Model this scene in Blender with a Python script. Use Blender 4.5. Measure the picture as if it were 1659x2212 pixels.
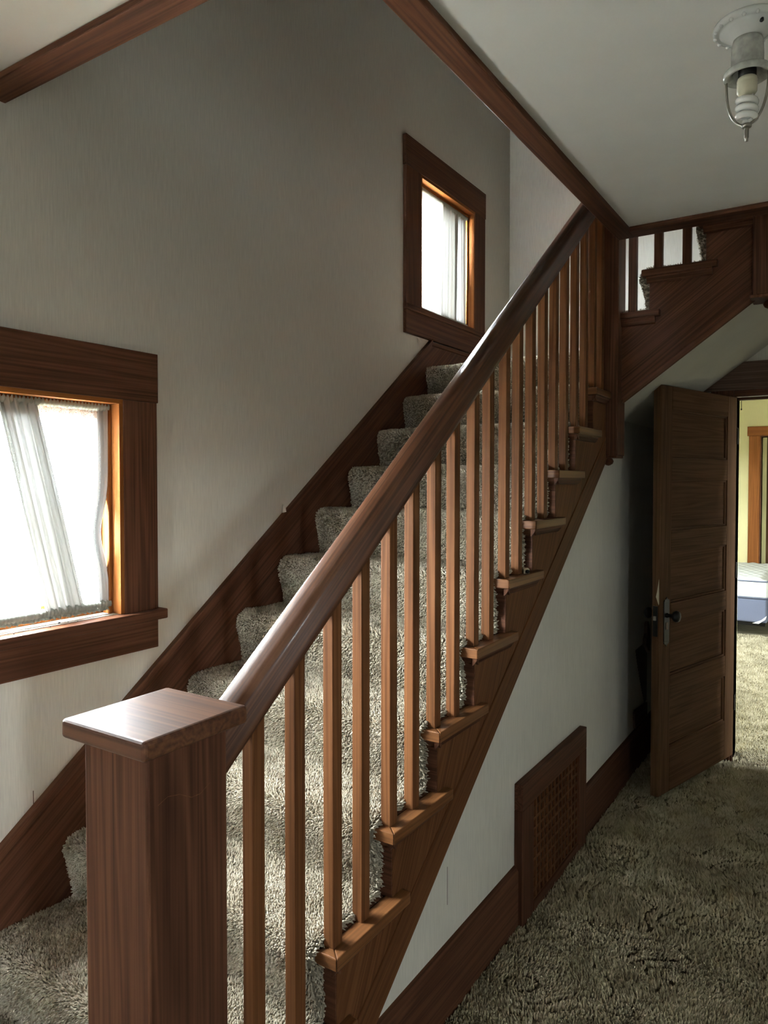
import bpy, bmesh, math, random
import numpy as np
from mathutils import Matrix, Vector

for o in list(bpy.data.objects):
    bpy.data.objects.remove(o, do_unlink=True)
scene = bpy.context.scene
COL = scene.collection
random.seed(7)
RNG = np.random.default_rng(11)

# ------------------------------------------------------------------ camera
F_PX, CX, CY = 1570.0, 829.5, 1078.0
cam_d = bpy.data.cameras.new('camera')
cam = bpy.data.objects.new('camera', cam_d)
COL.objects.link(cam)
cam_d.sensor_fit = 'HORIZONTAL'
cam_d.sensor_width = 36.0
cam_d.lens = 36.0 * F_PX / 1659.0
cam_d.shift_y = -(1106.0 - CY) / 1659.0
cam_d.clip_start = 0.02
pitch = math.atan2(1078.0 - 1037.0, F_PX)          # looking slightly down
yaw = math.atan2(1845.0 - CX, math.hypot(F_PX, 41.0))
cam.location = (0, 0, 1.6)
cam.rotation_euler = (math.pi / 2 - pitch, 0, yaw)
scene.camera = cam

# ------------------------------------------------------------------ world, exposure
SKY = 150.0
w = bpy.data.worlds.new('sky'); scene.world = w
w.use_nodes = True
bg = w.node_tree.nodes['Background']
bg.inputs['Color'].default_value = (0.925, 0.985, 1.05, 1)
bg.inputs['Strength'].default_value = SKY
vs = scene.view_settings
vs.view_transform = 'Standard'; vs.look = 'None'; vs.gamma = 1.0
vs.use_curve_mapping = False
vs.exposure = 0.92
scene.cycles.max_bounces = 6
scene.cycles.diffuse_bounces = 4
scene.cycles.glossy_bounces = 2
scene.cycles.transmission_bounces = 3
scene.cycles.use_adaptive_sampling = True
scene.cycles.adaptive_threshold = 0.05
scene.cycles.transparent_max_bounces = 10
scene.cycles.use_denoising = True

def portal(loc, rot, sx, sy):
    """marks a window opening for the sky's light (adds no light of its own)"""
    l = bpy.data.lights.new('window_portal', 'AREA')
    l.shape = 'RECTANGLE'; l.size = sx; l.size_y = sy
    l.cycles.is_portal = True
    o = bpy.data.objects.new('window_portal', l)
    o.location = loc; o.rotation_euler = rot
    COL.objects.link(o)

# ------------------------------------------------------------------ key dimensions (metres)
XL = -1.93            # exterior wall beside the stairs
YE = 4.51             # wall at the end of the hall
XR = 2.40             # right wall of the hall
YN = -2.30            # wall behind the camera
ZC = 2.63             # hall ceiling
ZU = 2.912            # upper floor
ZT = 5.25             # upper ceiling
RISE, RUN = 0.182, 0.236
def ny(n): return 1.262 + RUN * (n - 3)     # nosing of tread n
def nz(n): return RISE * n
XS = -0.965           # outer face of the open stringer
XCAP = -0.939         # outer face of the tread returns
XW = -1.0             # wall under the stairs
XB0, XB1 = -0.995, -0.967   # balusters

# ------------------------------------------------------------------ materials
def new_mat(name):
    m = bpy.data.materials.new(name); m.use_nodes = True
    nt = m.node_tree; nt.nodes.clear()
    out = nt.nodes.new('ShaderNodeOutputMaterial')
    b = nt.nodes.new('ShaderNodeBsdfPrincipled')
    nt.links.new(b.outputs[0], out.inputs[0])
    return m, nt, b, out

def N(nt, t, **kw):
    n = nt.nodes.new(t)
    for k, v in kw.items():
        setattr(n, k, v)
    return n

def ramp(nt, stops):
    r = N(nt, 'ShaderNodeValToRGB')
    e = r.color_ramp.elements
    while len(e) < len(stops): e.new(0.5)
    for i, (p, c) in enumerate(stops):
        e[i].position = p; e[i].color = (*c, 1)
    return r

def math_n(nt, op, a=None, b=None):
    n = N(nt, 'ShaderNodeMath', operation=op)
    for i, v in enumerate((a, b)):
        if v is None: continue
        if isinstance(v, (int, float)): n.inputs[i].default_value = v
        else: nt.links.new(v, n.inputs[i])
    return n.outputs[0]

def mat_plain(name, col, rough=0.6, metal=0.0, **extra):
    m, nt, b, out = new_mat(name)
    b.inputs['Roughness'].default_value = rough
    b.inputs['Metallic'].default_value = metal
    tc = N(nt, 'ShaderNodeTexCoord'); nz_ = N(nt, 'ShaderNodeTexNoise')
    nz_.inputs['Scale'].default_value = extra.pop('nscale', 35.0); nz_.inputs['Detail'].default_value = 2
    nt.links.new(tc.outputs['Object'], nz_.inputs['Vector'])
    v = extra.pop('var', 0.10)
    r = ramp(nt, [(0.25, tuple(c * (1 - v) for c in col)), (0.75, tuple(min(1, c * (1 + v)) for c in col))])
    nt.links.new(nz_.outputs['Fac'], r.inputs[0])
    nt.links.new(r.outputs[0], b.inputs['Base Color'])
    for k, val in extra.items():
        b.inputs[k.replace('_', ' ')].default_value = val
    return m

def mat_wood(name, dark, mid, light, rough=0.34, coat=0.25, rings=26.0, bump=0.12, spec=0.22):
    m, nt, b, out = new_mat(name)
    tc = N(nt, 'ShaderNodeTexCoord'); oi = N(nt, 'ShaderNodeObjectInfo')
    off = N(nt, 'ShaderNodeVectorMath', operation='SCALE')
    off.inputs[0].default_value = (7.3, 3.1, 11.7)
    nt.links.new(oi.outputs['Random'], off.inputs['Scale'])
    add = N(nt, 'ShaderNodeVectorMath', operation='ADD')
    nt.links.new(tc.outputs['Object'], add.inputs[0]); nt.links.new(off.outputs[0], add.inputs[1])
    def noise(scale, detail, dist=0.0):
        mp = N(nt, 'ShaderNodeMapping'); mp.inputs['Scale'].default_value = scale
        nt.links.new(add.outputs[0], mp.inputs['Vector'])
        t = N(nt, 'ShaderNodeTexNoise'); t.inputs['Scale'].default_value = 1.0
        t.inputs['Detail'].default_value = detail; t.inputs['Distortion'].default_value = dist
        nt.links.new(mp.outputs[0], t.inputs['Vector'])
        return t.outputs['Fac']
    a = noise((16, 16, 0.45), 2, 0.3)
    s = math_n(nt, 'SINE', math_n(nt, 'MULTIPLY', a, rings * 2.2))
    s = math_n(nt, 'MULTIPLY', math_n(nt, 'ADD', s, 1.0), 0.5)
    f = noise((190, 190, 2.2), 2)
    big = noise((3.0, 3.0, 0.8), 2)
    t = math_n(nt, 'ADD', math_n(nt, 'MULTIPLY', s, 0.17), math_n(nt, 'MULTIPLY', f, 0.44))
    t = math_n(nt, 'ADD', t, math_n(nt, 'MULTIPLY', big, 0.45))
    r = ramp(nt, [(0.25, dark), (0.52, mid), (0.85, light)])
    nt.links.new(t, r.inputs[0])
    nt.links.new(r.outputs[0], b.inputs['Base Color'])
    rr = math_n(nt, 'ADD', math_n(nt, 'MULTIPLY', big, 0.25), rough - 0.12)
    nt.links.new(rr, b.inputs['Roughness'])
    b.inputs['Coat Weight'].default_value = coat
    b.inputs['Coat Roughness'].default_value = 0.18
    b.inputs['Specular IOR Level'].default_value = spec
    if bump > 0.3:
        bp = N(nt, 'ShaderNodeBump'); bp.inputs['Strength'].default_value = bump; bp.inputs['Distance'].default_value = 0.001
        nt.links.new(f, bp.inputs['Height']); nt.links.new(bp.outputs[0], b.inputs['Normal'])
    return m

M_WOOD = mat_wood('varnished_fir', (0.034, 0.0135, 0.0085), (0.088, 0.0360, 0.0200), (0.158, 0.069, 0.037), rough=0.50, coat=0.0, spec=0.07)
M_STR = mat_wood('stringer_fir', (0.042, 0.0158, 0.0070), (0.112, 0.0450, 0.0185), (0.185, 0.080, 0.034), rough=0.50, coat=0.0, spec=0.05, rings=34.0)
M_RAIL = mat_wood('polished_fir', (0.030, 0.0112, 0.0062), (0.088, 0.0340, 0.0160), (0.165, 0.068, 0.030), rough=0.42, coat=0.16, spec=0.25)
M_BAL = mat_wood('baluster_fir', (0.052, 0.0195, 0.0078), (0.134, 0.0525, 0.0200), (0.228, 0.096, 0.038), rough=0.50, coat=0.0, spec=0.08)
M_WOODL = mat_wood('varnished_fir_light', (0.062, 0.0235, 0.0085), (0.148, 0.058, 0.020), (0.24, 0.102, 0.037), rough=0.42, coat=0.08, spec=0.2)
M_DOOR = mat_wood('door_fir', (0.040, 0.0190, 0.0098), (0.083, 0.0415, 0.0205), (0.125, 0.064, 0.033), rough=0.65, coat=0.0, spec=0.03)
M_ORANGE = mat_wood('orange_fir', (0.115, 0.036, 0.0085), (0.215, 0.074, 0.019), (0.31, 0.122, 0.036), rough=0.5, coat=0.0, spec=0.06)
M_ROUGHW = mat_wood('worn_fir', (0.045, 0.024, 0.016), (0.105, 0.060, 0.042), (0.20, 0.135, 0.105), rough=0.7, coat=0.0, bump=0.5)

def mat_wallpaper(name, col, var=0.06):
    m, nt, b, out = new_mat(name)
    tc = N(nt, 'ShaderNodeTexCoord')
    def noise(scale, detail):
        mp = N(nt, 'ShaderNodeMapping'); mp.inputs['Scale'].default_value = scale
        nt.links.new(tc.outputs['Object'], mp.inputs['Vector'])
        t = N(nt, 'ShaderNodeTexNoise'); t.inputs['Scale'].default_value = 1.0; t.inputs['Detail'].default_value = detail
        nt.links.new(mp.outputs[0], t.inputs['Vector']); return t.outputs['Fac']
    st = noise((330, 330, 14), 2)
    bl = noise((1.6, 1.6, 1.2), 2)
    t = math_n(nt, 'ADD', math_n(nt, 'MULTIPLY', st, 0.65), math_n(nt, 'MULTIPLY', bl, 0.35))
    r = ramp(nt, [(0.3, tuple(c * (1 - 2.4 * var) for c in col)), (0.7, tuple(c * (1 + var) for c in col))])
    nt.links.new(t, r.inputs[0]); nt.links.new(r.outputs[0], b.inputs['Base Color'])
    b.inputs['Roughness'].default_value = 0.8
    return m
M_PAPER = mat_wallpaper('grasscloth_wallpaper', (0.685, 0.655, 0.59))
M_YELLOW = mat_wallpaper('yellow_wall_paint', (0.66, 0.61, 0.33), 0.02)
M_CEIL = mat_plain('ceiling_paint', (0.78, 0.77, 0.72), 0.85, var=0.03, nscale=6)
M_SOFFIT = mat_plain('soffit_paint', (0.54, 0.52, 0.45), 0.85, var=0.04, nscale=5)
M_DARK = mat_plain('painted_shade_black', (0.012, 0.010, 0.009), 0.9)  # near-black paint standing in for unlit space
M_IRON = mat_plain('black_iron', (0.014, 0.013, 0.013), 0.35, 0.7, var=0.3)
M_STEEL = mat_plain('dull_steel', (0.30, 0.28, 0.24), 0.35, 0.9, var=0.15)
M_SAW = mat_plain('rusty_blade', (0.095, 0.060, 0.042), 0.5, 0.4, var=0.3)
M_GLASSW = mat_plain('frosted_white_glass', (0.60, 0.61, 0.58), 0.22, var=0.05)
M_GLASSC = mat_plain('cloudy_clear_glass', (0.52, 0.52, 0.47), 0.12, var=0.25, nscale=60, Transmission_Weight=0.25)
M_BULB = mat_plain('bulb_white', (0.78, 0.78, 0.74), 0.18, var=0.02)
M_BULBB = mat_plain('bulb_base_cream', (0.62, 0.59, 0.44), 0.4, var=0.06)
M_MATTR = mat_plain('mattress_white', (0.72, 0.73, 0.70), 0.9, var=0.04, nscale=60)
M_BOXSP = mat_plain('box_spring_blue', (0.13, 0.145, 0.21), 0.9, var=0.1, nscale=200)
M_WHITEP = mat_plain('white_plastic', (0.75, 0.75, 0.73), 0.4, var=0.03)
M_GROUND = mat_plain('dry_bounce_ground', (0.60, 0.585, 0.53), 0.95, var=0.2, nscale=3)
M_BEIGE = mat_plain('beige_block', (0.45, 0.38, 0.26), 0.5)

def mat_carpet(name, c0, c1, c2, attr):
    m, nt, b, out = new_mat(name)
    tc = N(nt, 'ShaderNodeTexCoord')
    def noise(scale, detail):
        t = N(nt, 'ShaderNodeTexNoise'); t.inputs['Scale'].default_value = scale; t.inputs['Detail'].default_value = detail
        nt.links.new(tc.outputs['Object'], t.inputs['Vector']); return t.outputs['Fac']
    big = noise(8.0, 3)  # broad patches: wear, with pile-direction shading put into the colour
    if attr:
        at = N(nt, 'ShaderNodeAttribute', attribute_name='tone'); fine = at.outputs['Fac']
    else:
        fine = noise(220.0, 3)
    t = math_n(nt, 'ADD', math_n(nt, 'MULTIPLY', big, 0.70), math_n(nt, 'MULTIPLY', fine, 0.30))
    r = ramp(nt, [(0.25, c0), (0.5, c1), (0.75, c2)])
    nt.links.new(t, r.inputs[0]); nt.links.new(r.outputs[0], b.inputs['Base Color'])
    b.inputs['Roughness'].default_value = 0.95
    b.inputs['Specular IOR Level'].default_value = 0.15
    if not attr:
        bp = N(nt, 'ShaderNodeBump'); bp.inputs['Strength'].default_value = 0.9; bp.inputs['Distance'].default_value = 0.006
        nt.links.new(fine, bp.inputs['Height']); nt.links.new(bp.outputs[0], b.inputs['Normal'])
    return m
CAR = ((0.245, 0.205, 0.146), (0.385, 0.335, 0.255), (0.515, 0.458, 0.362))
M_CARPET = mat_carpet('carpet_backing', *[tuple(c * 0.5 for c in q) for q in CAR], False)  # tuft colours darkened, putting groove shade into the backing
M_TUFT = mat_carpet('carpet_tufts', *CAR, True)
CARF = ((0.255, 0.215, 0.132), (0.43, 0.374, 0.250), (0.57, 0.505, 0.36))
M_CARPETF = mat_carpet('hall_carpet_backing', *[tuple(c * 0.45 for c in q) for q in CARF], False)  # darkened likewise, so gaps in the pile carry painted shade
M_TUFTF = mat_carpet('hall_carpet_tufts', *CARF, True)

def mat_pane():
    m, nt, b, out = new_mat('window_glass'); nt.nodes.remove(b)
    tr = N(nt, 'ShaderNodeBsdfTransparent'); tr.inputs[0].default_value = (0.93, 0.95, 0.94, 1)
    gl = N(nt, 'ShaderNodeBsdfGlossy'); gl.inputs['Roughness'].default_value = 0.02
    mx = N(nt, 'ShaderNodeMixShader'); mx.inputs[0].default_value = 0.06
    nt.links.new(tr.outputs[0], mx.inputs[1]); nt.links.new(gl.outputs[0], mx.inputs[2]); nt.links.new(mx.outputs[0], out.inputs[0])
    return m
M_PANE = mat_pane()

def mat_sheer(name, col, clear, trans):
    m, nt, b, out = new_mat(name); nt.nodes.remove(b)
    tc = N(nt, 'ShaderNodeTexCoord'); mp = N(nt, 'ShaderNodeMapping'); mp.inputs['Scale'].default_value = (900, 160, 420)
    t = N(nt, 'ShaderNodeTexNoise'); t.inputs['Scale'].default_value = 1.0; t.inputs['Detail'].default_value = 2
    nt.links.new(tc.outputs['Object'], mp.inputs[0]); nt.links.new(mp.outputs[0], t.inputs[0])
    di = N(nt, 'ShaderNodeBsdfDiffuse'); di.inputs[0].default_value = (*col, 1)
    tl = N(nt, 'ShaderNodeBsdfTranslucent'); tl.inputs[0].default_value = (*trans, 1)
    ad = N(nt, 'ShaderNodeAddShader'); nt.links.new(di.outputs[0], ad.inputs[0]); nt.links.new(tl.outputs[0], ad.inputs[1])
    tr = N(nt, 'ShaderNodeBsdfTransparent')
    mx = N(nt, 'ShaderNodeMixShader')
    f = math_n(nt, 'MULTIPLY', t.outputs['Fac'], clear * 2)
    nt.links.new(f, mx.inputs[0]); nt.links.new(ad.outputs[0], mx.inputs[1]); nt.links.new(tr.outputs[0], mx.inputs[2])
    nt.links.new(mx.outputs[0], out.inputs[0])
    return m
M_SHEER = mat_sheer('sheer_fabric', (0.20, 0.20, 0.195), 0.52, (0.42, 0.42, 0.41))
M_FOLD = mat_sheer('gathered_fabric', (0.36, 0.35, 0.32), 0.0016, (0.0085, 0.0083, 0.0075))
M_HEM = mat_sheer('hem_fabric', (0.40, 0.39, 0.37), 0.004, (0.016, 0.016, 0.0155))
M_HEAD = mat_sheer('gathered_heading', (0.34, 0.36, 0.32), 0.0012, (0.008, 0.0088, 0.0065))

# ------------------------------------------------------------------ object helpers
WM = {}
def _frame(grain):
    z = Vector(grain).normalized()
    ref = Vector((0, 0, 1)) if abs(z.z) < 0.9 else Vector((0, 1, 0))
    x = ref.cross(z).normalized(); y = z.cross(x)
    return Matrix((x, y, z)).transposed()

def link(o, parent, M):
    COL.objects.link(o)
    if parent is not None:
        o.parent = parent
        o.matrix_parent_inverse = WM[parent.name].inverted()
    o.matrix_basis = M
    WM[o.name] = M

def mk(name, vf, mat, parent=None, grain=(0, 0, 1), bevel=0.0, smooth=False, seg=2):
    verts, faces = vf
    V = np.asarray(verts, dtype=float)
    c = (V.min(0) + V.max(0)) / 2
    R = _frame(grain)
    M = Matrix.Translation(Vector(c)) @ R.to_4x4()
    Rn = np.array(R)
    L = (V - c) @ Rn
    me = bpy.data.meshes.new(name)
    me.from_pydata(L.tolist(), [], faces)
    bm = bmesh.new(); bm.from_mesh(me)
    bmesh.ops.recalc_face_normals(bm, faces=bm.faces)
    bm.to_mesh(me); bm.free()
    me.materials.append(mat)
    if smooth:
        me.polygons.foreach_set('use_smooth', [True] * len(me.polygons))
    o = bpy.data.objects.new(name, me)
    link(o, parent, M)
    if bevel > 0:
        b = o.modifiers.new('edge', 'BEVEL'); b.width = bevel; b.segments = seg; b.limit_method = 'ANGLE'
        b.angle_limit = math.radians(40)
    return o

def empty(name, loc):
    o = bpy.data.objects.new(name, None); o.empty_display_size = 0.1
    link(o, None, Matrix.Translation(Vector(loc)))
    return o

def tag(o, label=None, cat=None, group=None, kind=None):
    if label: o['label'] = label
    if cat: o['category'] = cat
    if group: o['group'] = group
    if kind: o['kind'] = kind
    return o

BOXF = [(0, 1, 2, 3), (7, 6, 5, 4), (0, 4, 5, 1), (1, 5, 6, 2), (2, 6, 7, 3), (3, 7, 4, 0)]
def box(x0, x1, y0, y1, z0, z1):
    return ([(x0, y0, z0), (x1, y0, z0), (x1, y1, z0), (x0, y1, z0), (x0, y0, z1), (x1, y0, z1), (x1, y1, z1), (x0, y1, z1)], BOXF)

def join(*vfs):
    V, Fc = [], []
    for v, f in vfs:
        k = len(V); V += list(v); Fc += [tuple(i + k for i in q) for q in f]
    return V, Fc

def prism(poly, axis, a, b):
    n = len(poly)
    def P(t, p, q): return {'x': (t, p, q), 'y': (p, t, q), 'z': (p, q, t)}[axis]
    V = [P(a, p, q) for p, q in poly] + [P(b, p, q) for p, q in poly]
    Fc = [tuple(range(n)), tuple(range(2 * n - 1, n - 1, -1))]
    Fc += [(i, (i + 1) % n, n + (i + 1) % n, n + i) for i in range(n)]
    return V, Fc

def sweep(sections):
    """closed rings (same count) joined end to end and capped"""
    n = len(sections[0]); V = [p for s in sections for p in s]; Fc = []
    for k in range(len(sections) - 1):
        for i in range(n):
            Fc.append((k * n + i, k * n + (i + 1) % n, (k + 1) * n + (i + 1) % n, (k + 1) * n + i))
    Fc.append(tuple(range(n))[::-1]); Fc.append(tuple((len(sections) - 1) * n + i for i in range(n)))
    return V, Fc

def lathe(prof, c, seg=32, axis='z'):
    V, Fc = [], []
    for r, t in prof:
        for i in range(seg):
            a = 2 * math.pi * i / seg
            u, v = r * math.cos(a), r * math.sin(a)
            V.append({'z': (c[0] + u, c[1] + v, c[2] + t), 'x': (c[0] + t, c[1] + u, c[2] + v), 'y': (c[0] + u, c[1] + t, c[2] + v)}[axis])
    for k in range(len(prof) - 1):
        for i in range(seg):
            Fc.append((k * seg + i, k * seg + (i + 1) % seg, (k + 1) * seg + (i + 1) % seg, (k + 1) * seg + i))
    Fc.append(tuple(range(seg))[::-1]); Fc.append(tuple((len(prof) - 1) * seg + i for i in range(seg)))
    return V, Fc

def tube(pts, r, seg=10):
    pts = [Vector(p) for p in pts]; rings = []
    up = Vector((0.13, 0.31, 0.94)).normalized()
    prev = None
    for i, p in enumerate(pts):
        d = (pts[min(i + 1, len(pts) - 1)] - pts[max(i - 1, 0)]).normalized()
        if prev is None:
            u = d.cross(up).normalized()
        else:
            u = (prev - d * prev.dot(d)).normalized()
        prev = u; v = d.cross(u)
        rings.append([tuple(p + (u * math.cos(2 * math.pi * k / seg) + v * math.sin(2 * math.pi * k / seg)) * r) for k in range(seg)])
    return sweep(rings)

def gridsurf(fn, nu, nv):
    V = [fn(i / nu, j / nv) for j in range(nv + 1) for i in range(nu + 1)]
    Fc = [(j * (nu + 1) + i, j * (nu + 1) + i + 1, (j + 1) * (nu + 1) + i + 1, (j + 1) * (nu + 1) + i) for j in range(nv) for i in range(nu)]
    return V, Fc

def slab_holes(axis, t0, t1, p0, p1, q0, q1, holes):
    """slab between t0 and t1 along axis, p/q the other two axes, rectangular holes (p0,p1,q0,q1)"""
    ps = sorted({p0, p1, *[h[0] for h in holes], *[h[1] for h in holes]}); ps = [p for p in ps if p0 <= p <= p1]
    qs = sorted({q0, q1, *[h[2] for h in holes], *[h[3] for h in holes]}); qs = [q for q in qs if q0 <= q <= q1]
    def solid(i, j):
        if not (0 <= i < len(ps) - 1 and 0 <= j < len(qs) - 1): return False
        pc, qc = (ps[i] + ps[i + 1]) / 2, (qs[j] + qs[j + 1]) / 2
        return not any(h[0] < pc < h[1] and h[2] < qc < h[3] for h in holes)
    idx = {}; V = []; Fc = []
    def P(t, i, j):
        k = (t, i, j)
        if k not in idx:
            tt = (t0, t1)[t]; p, q = ps[i], qs[j]
            V.append({'x': (tt, p, q), 'y': (p, tt, q), 'z': (p, q, tt)}[axis]); idx[k] = len(V) - 1
        return idx[k]
    for i in range(len(ps) - 1):
        for j in range(len(qs) - 1):
            if not solid(i, j): continue
            Fc.append((P(0, i, j), P(0, i + 1, j), P(0, i + 1, j + 1), P(0, i, j + 1)))
            Fc.append((P(1, i, j), P(1, i, j + 1), P(1, i + 1, j + 1), P(1, i + 1, j)))
            if not solid(i - 1, j): Fc.append((P(0, i, j), P(0, i, j + 1), P(1, i, j + 1), P(1, i, j)))
            if not solid(i + 1, j): Fc.append((P(0, i + 1, j), P(1, i + 1, j), P(1, i + 1, j + 1), P(0, i + 1, j + 1)))
            if not solid(i, j - 1): Fc.append((P(0, i, j), P(1, i, j), P(1, i + 1, j), P(0, i + 1, j)))
            if not solid(i, j + 1): Fc.append((P(0, i, j + 1), P(0, i + 1, j + 1), P(1, i + 1, j + 1), P(1, i, j + 1)))
    return V, Fc

def struct(name, vf, mat, label, cat, **kw):
    return tag(mk(name, vf, mat, **kw), label, cat, kind='structure')

# ------------------------------------------------------------------ the shell
W1 = (0.66, 1.462, 1.182, 1.850)      # window 1 opening: y0,y1,z0,z1
W2 = (3.310, 3.953, 2.500, 3.188)
W3 = (-1.10, -0.76, 1.08, 1.62)        # right wall of the hall, behind the camera
W5 = (4.85, 5.50, 1.0, 1.85)            # bedroom, right wall
W6 = (6.6, 7.3, 1.0, 1.9)
W8 = (-1.16, -0.84, 1.25, 1.85)       # hall front wall, unseen window added to light newel and floor
W7 = (-1.80, -1.46, 3.70, 4.30)       # upstairs front wall, unseen window added to light the stairwell end
DW = (-0.560, 0.262, -0.01, 2.066)    # doorway in the end wall
YB = 9.95

wall_left = struct('wall_left', slab_holes('x', XL - 0.14, XL, YN, YE, -0.02, ZT, [W1, W2]), M_PAPER,
                   'tall grasscloth papered wall with two curtained windows beside the stairs', 'wall')
wall_end = struct('wall_back', slab_holes('y', YE, YE + 0.12, XL, XR, -0.02, ZT, [DW]), M_PAPER,
                  'papered wall with the open doorway at the end of the hall', 'wall')
struct('wall_right', slab_holes('x', XR, XR + 0.14, YN, YB, -0.02, ZT, [W3, W5]), M_PAPER,
       'outer wall on the open side of the hall', 'wall')
struct('wall_front', slab_holes('y', YN - 0.14, YN, XL - 0.14, XR + 0.14, -0.02, ZT, [W7, W8]), M_PAPER,
       'outer wall at the front of the hall', 'wall')
struct('ceiling', slab_holes('z', ZC, ZU, XL, XR, YN, YE, [(XL - 1, -0.815, 1.075, YE + 1), (-0.9, -0.16, 3.09, YE + 1)]), M_CEIL,
       'plain off white hall ceiling with the stairwell opening cut into it', 'ceiling')
struct('ceiling_upper', box(XL - 0.14, XR + 0.14, YN - 0.14, YE + 0.12, ZT, ZT + 0.12), M_CEIL,
       'upper floor ceiling far above the stairwell', 'ceiling')
# bedroom beyond the doorway
D2 = (-0.950, -0.150, -0.01, 2.125)
struct('wall_bedroom_back', slab_holes('y', YB, YB + 0.12, -3.0, XR, -0.02, ZC, [D2]), M_YELLOW,
       'pale yellow bedroom wall behind the bed', 'wall')
struct('wall_bedroom_left', slab_holes('x', -3.12, -3.0, YE + 0.12, YB + 0.12, -0.02, ZC, [W6]), M_YELLOW, 'pale yellow side wall of the bedroom', 'wall')
struct('ceiling_bedroom', box(-3.12, XR + 0.14, YE + 0.12, YB + 0.12, ZC, ZC + 0.12), M_CEIL, 'white bedroom ceiling seen past the door', 'ceiling')
struct('wall_bedroom_front', slab_holes('y', YE + 0.121, YE + 0.135, -3.0, XR, -0.02, ZC, [DW]), M_YELLOW, 'bedroom side of the doorway wall', 'wall')
struct('wall_bedroom_side', join(box(-3.0, XL, YE, YE + 0.12, -0.02, ZC)), M_YELLOW, 'short bedroom wall beside the stairwell', 'wall')
# closet behind the bedroom door opening, its shade put into the colour
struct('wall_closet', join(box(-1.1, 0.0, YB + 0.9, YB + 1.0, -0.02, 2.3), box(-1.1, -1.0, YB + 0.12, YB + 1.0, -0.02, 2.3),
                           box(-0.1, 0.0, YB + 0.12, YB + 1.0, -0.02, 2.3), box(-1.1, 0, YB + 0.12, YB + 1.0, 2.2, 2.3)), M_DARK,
       'closet wall painted near black for shade behind the orange door frame', 'wall')
# ground outside, coloured pale to bounce more daylight onto the ceilings
struct('ground', box(-60, 60, -60, 60, -0.75, -0.7), M_GROUND, 'dry ground outside the windows, paled to bounce daylight indoors', 'ground')

floor = struct('floor', box(-3.12, XR + 0.14, YN - 0.14, YB + 1.0, -0.06, 0.0), M_CARPETF,
               'olive beige sculpted plush carpet covering the hall and bedroom floor', 'floor')

# wall under the stairs, stepped behind the stringer
def str_low(y): return 0.270 + 0.735 * (y - 1.452)
struct('wall_under_stair', prism([(0.95, -0.02), (YE, -0.02), (YE, 2.02), (3.45, 2.02), (3.45, 1.80), (0.95, -0.0)], 'x', XW - 0.10, XW), M_PAPER,
       'triangular papered wall below the stair stringer', 'wall')

# sloping soffit below the upper flight
def soff(x): return 1.985 + 0.738 * (x + 0.891)
xe = -0.02
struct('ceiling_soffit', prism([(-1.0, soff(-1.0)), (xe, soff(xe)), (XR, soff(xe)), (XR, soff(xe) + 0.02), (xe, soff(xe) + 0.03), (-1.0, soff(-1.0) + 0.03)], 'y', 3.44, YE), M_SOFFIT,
       'sloping painted soffit under the upper flight of stairs', 'ceiling')
struct('wall_stair_side', box(-0.03, XR, 3.44, 3.50, soff(xe), ZU), M_PAPER, 'papered panel above the soffit beside the upper stairs', 'wall')

# trims around the stairwell opening
for k, (bx, lab) in enumerate([
        (box(XL, -0.782, 1.035, 1.110, 2.610, ZC), 'dark wooden casing board along the near edge of the stairwell opening'),
        (box(-0.850, -0.782, 1.110, 3.135, 2.610, ZC), 'long dark wooden casing board along the ceiling edge above the handrail'),
        (box(-0.782, 0.02, 3.045, 3.135, 2.610, ZC), 'dark wooden casing board on the ceiling in front of the upper flight')]):
    struct('trim_%d' % (k + 1), bx, M_WOOD, lab, 'trim', grain=[(1, 0, 0), (0, 1, 0), (1, 0, 0)][k], bevel=0.003)
struct('trim_4', join(box(-0.815, -0.800, 1.110, 3.090, ZC, ZU), box(-0.800, -0.16, 3.090, 3.105, ZC, ZU), box(XL, -0.815, 1.060, 1.075, ZC, ZU)), M_WOOD,
       'dark wooden fascia lining the stairwell opening above the ceiling', 'trim', grain=(0, 1, 0))

# baseboard of the wall under the stairs, interrupted by the grille
GY0, GY1 = 2.400, 3.135
def base_x(y0, y1): return box(XW, XW + 0.018, y0, y1, 0.0, 0.205), prism([(XW, 0.205), (XW + 0.018, 0.205), (XW + 0.010, 0.222), (XW, 0.226)], 'y', y0, y1)
bl = empty('baseboard_left', (XW, 1.0, 0)); tag(bl, 'tall dark wooden baseboard below the wall under the stairs', 'baseboard', kind='structure')
mk('board', base_x(0.96, GY0)[0], M_WOOD, bl, grain=(0, 1, 0), bevel=0.002)
mk('board', base_x(GY1, YE)[0], M_WOOD, bl, grain=(0, 1, 0), bevel=0.002)
mk('cap_moulding', base_x(0.96, GY0)[1], M_WOOD, bl, grain=(0, 1, 0))
mk('cap_moulding', base_x(GY1, YE)[1], M_WOOD, bl, grain=(0, 1, 0))
struct('baseboard_back', join(box(XW, -0.66, YE - 0.02, YE, 0, 0.22), box(0.36, XR, YE - 0.02, YE, 0, 0.22)), M_WOOD,
       'dark wooden baseboard beside the doorway casing', 'baseboard', grain=(1, 0, 0), bevel=0.002)

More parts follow.
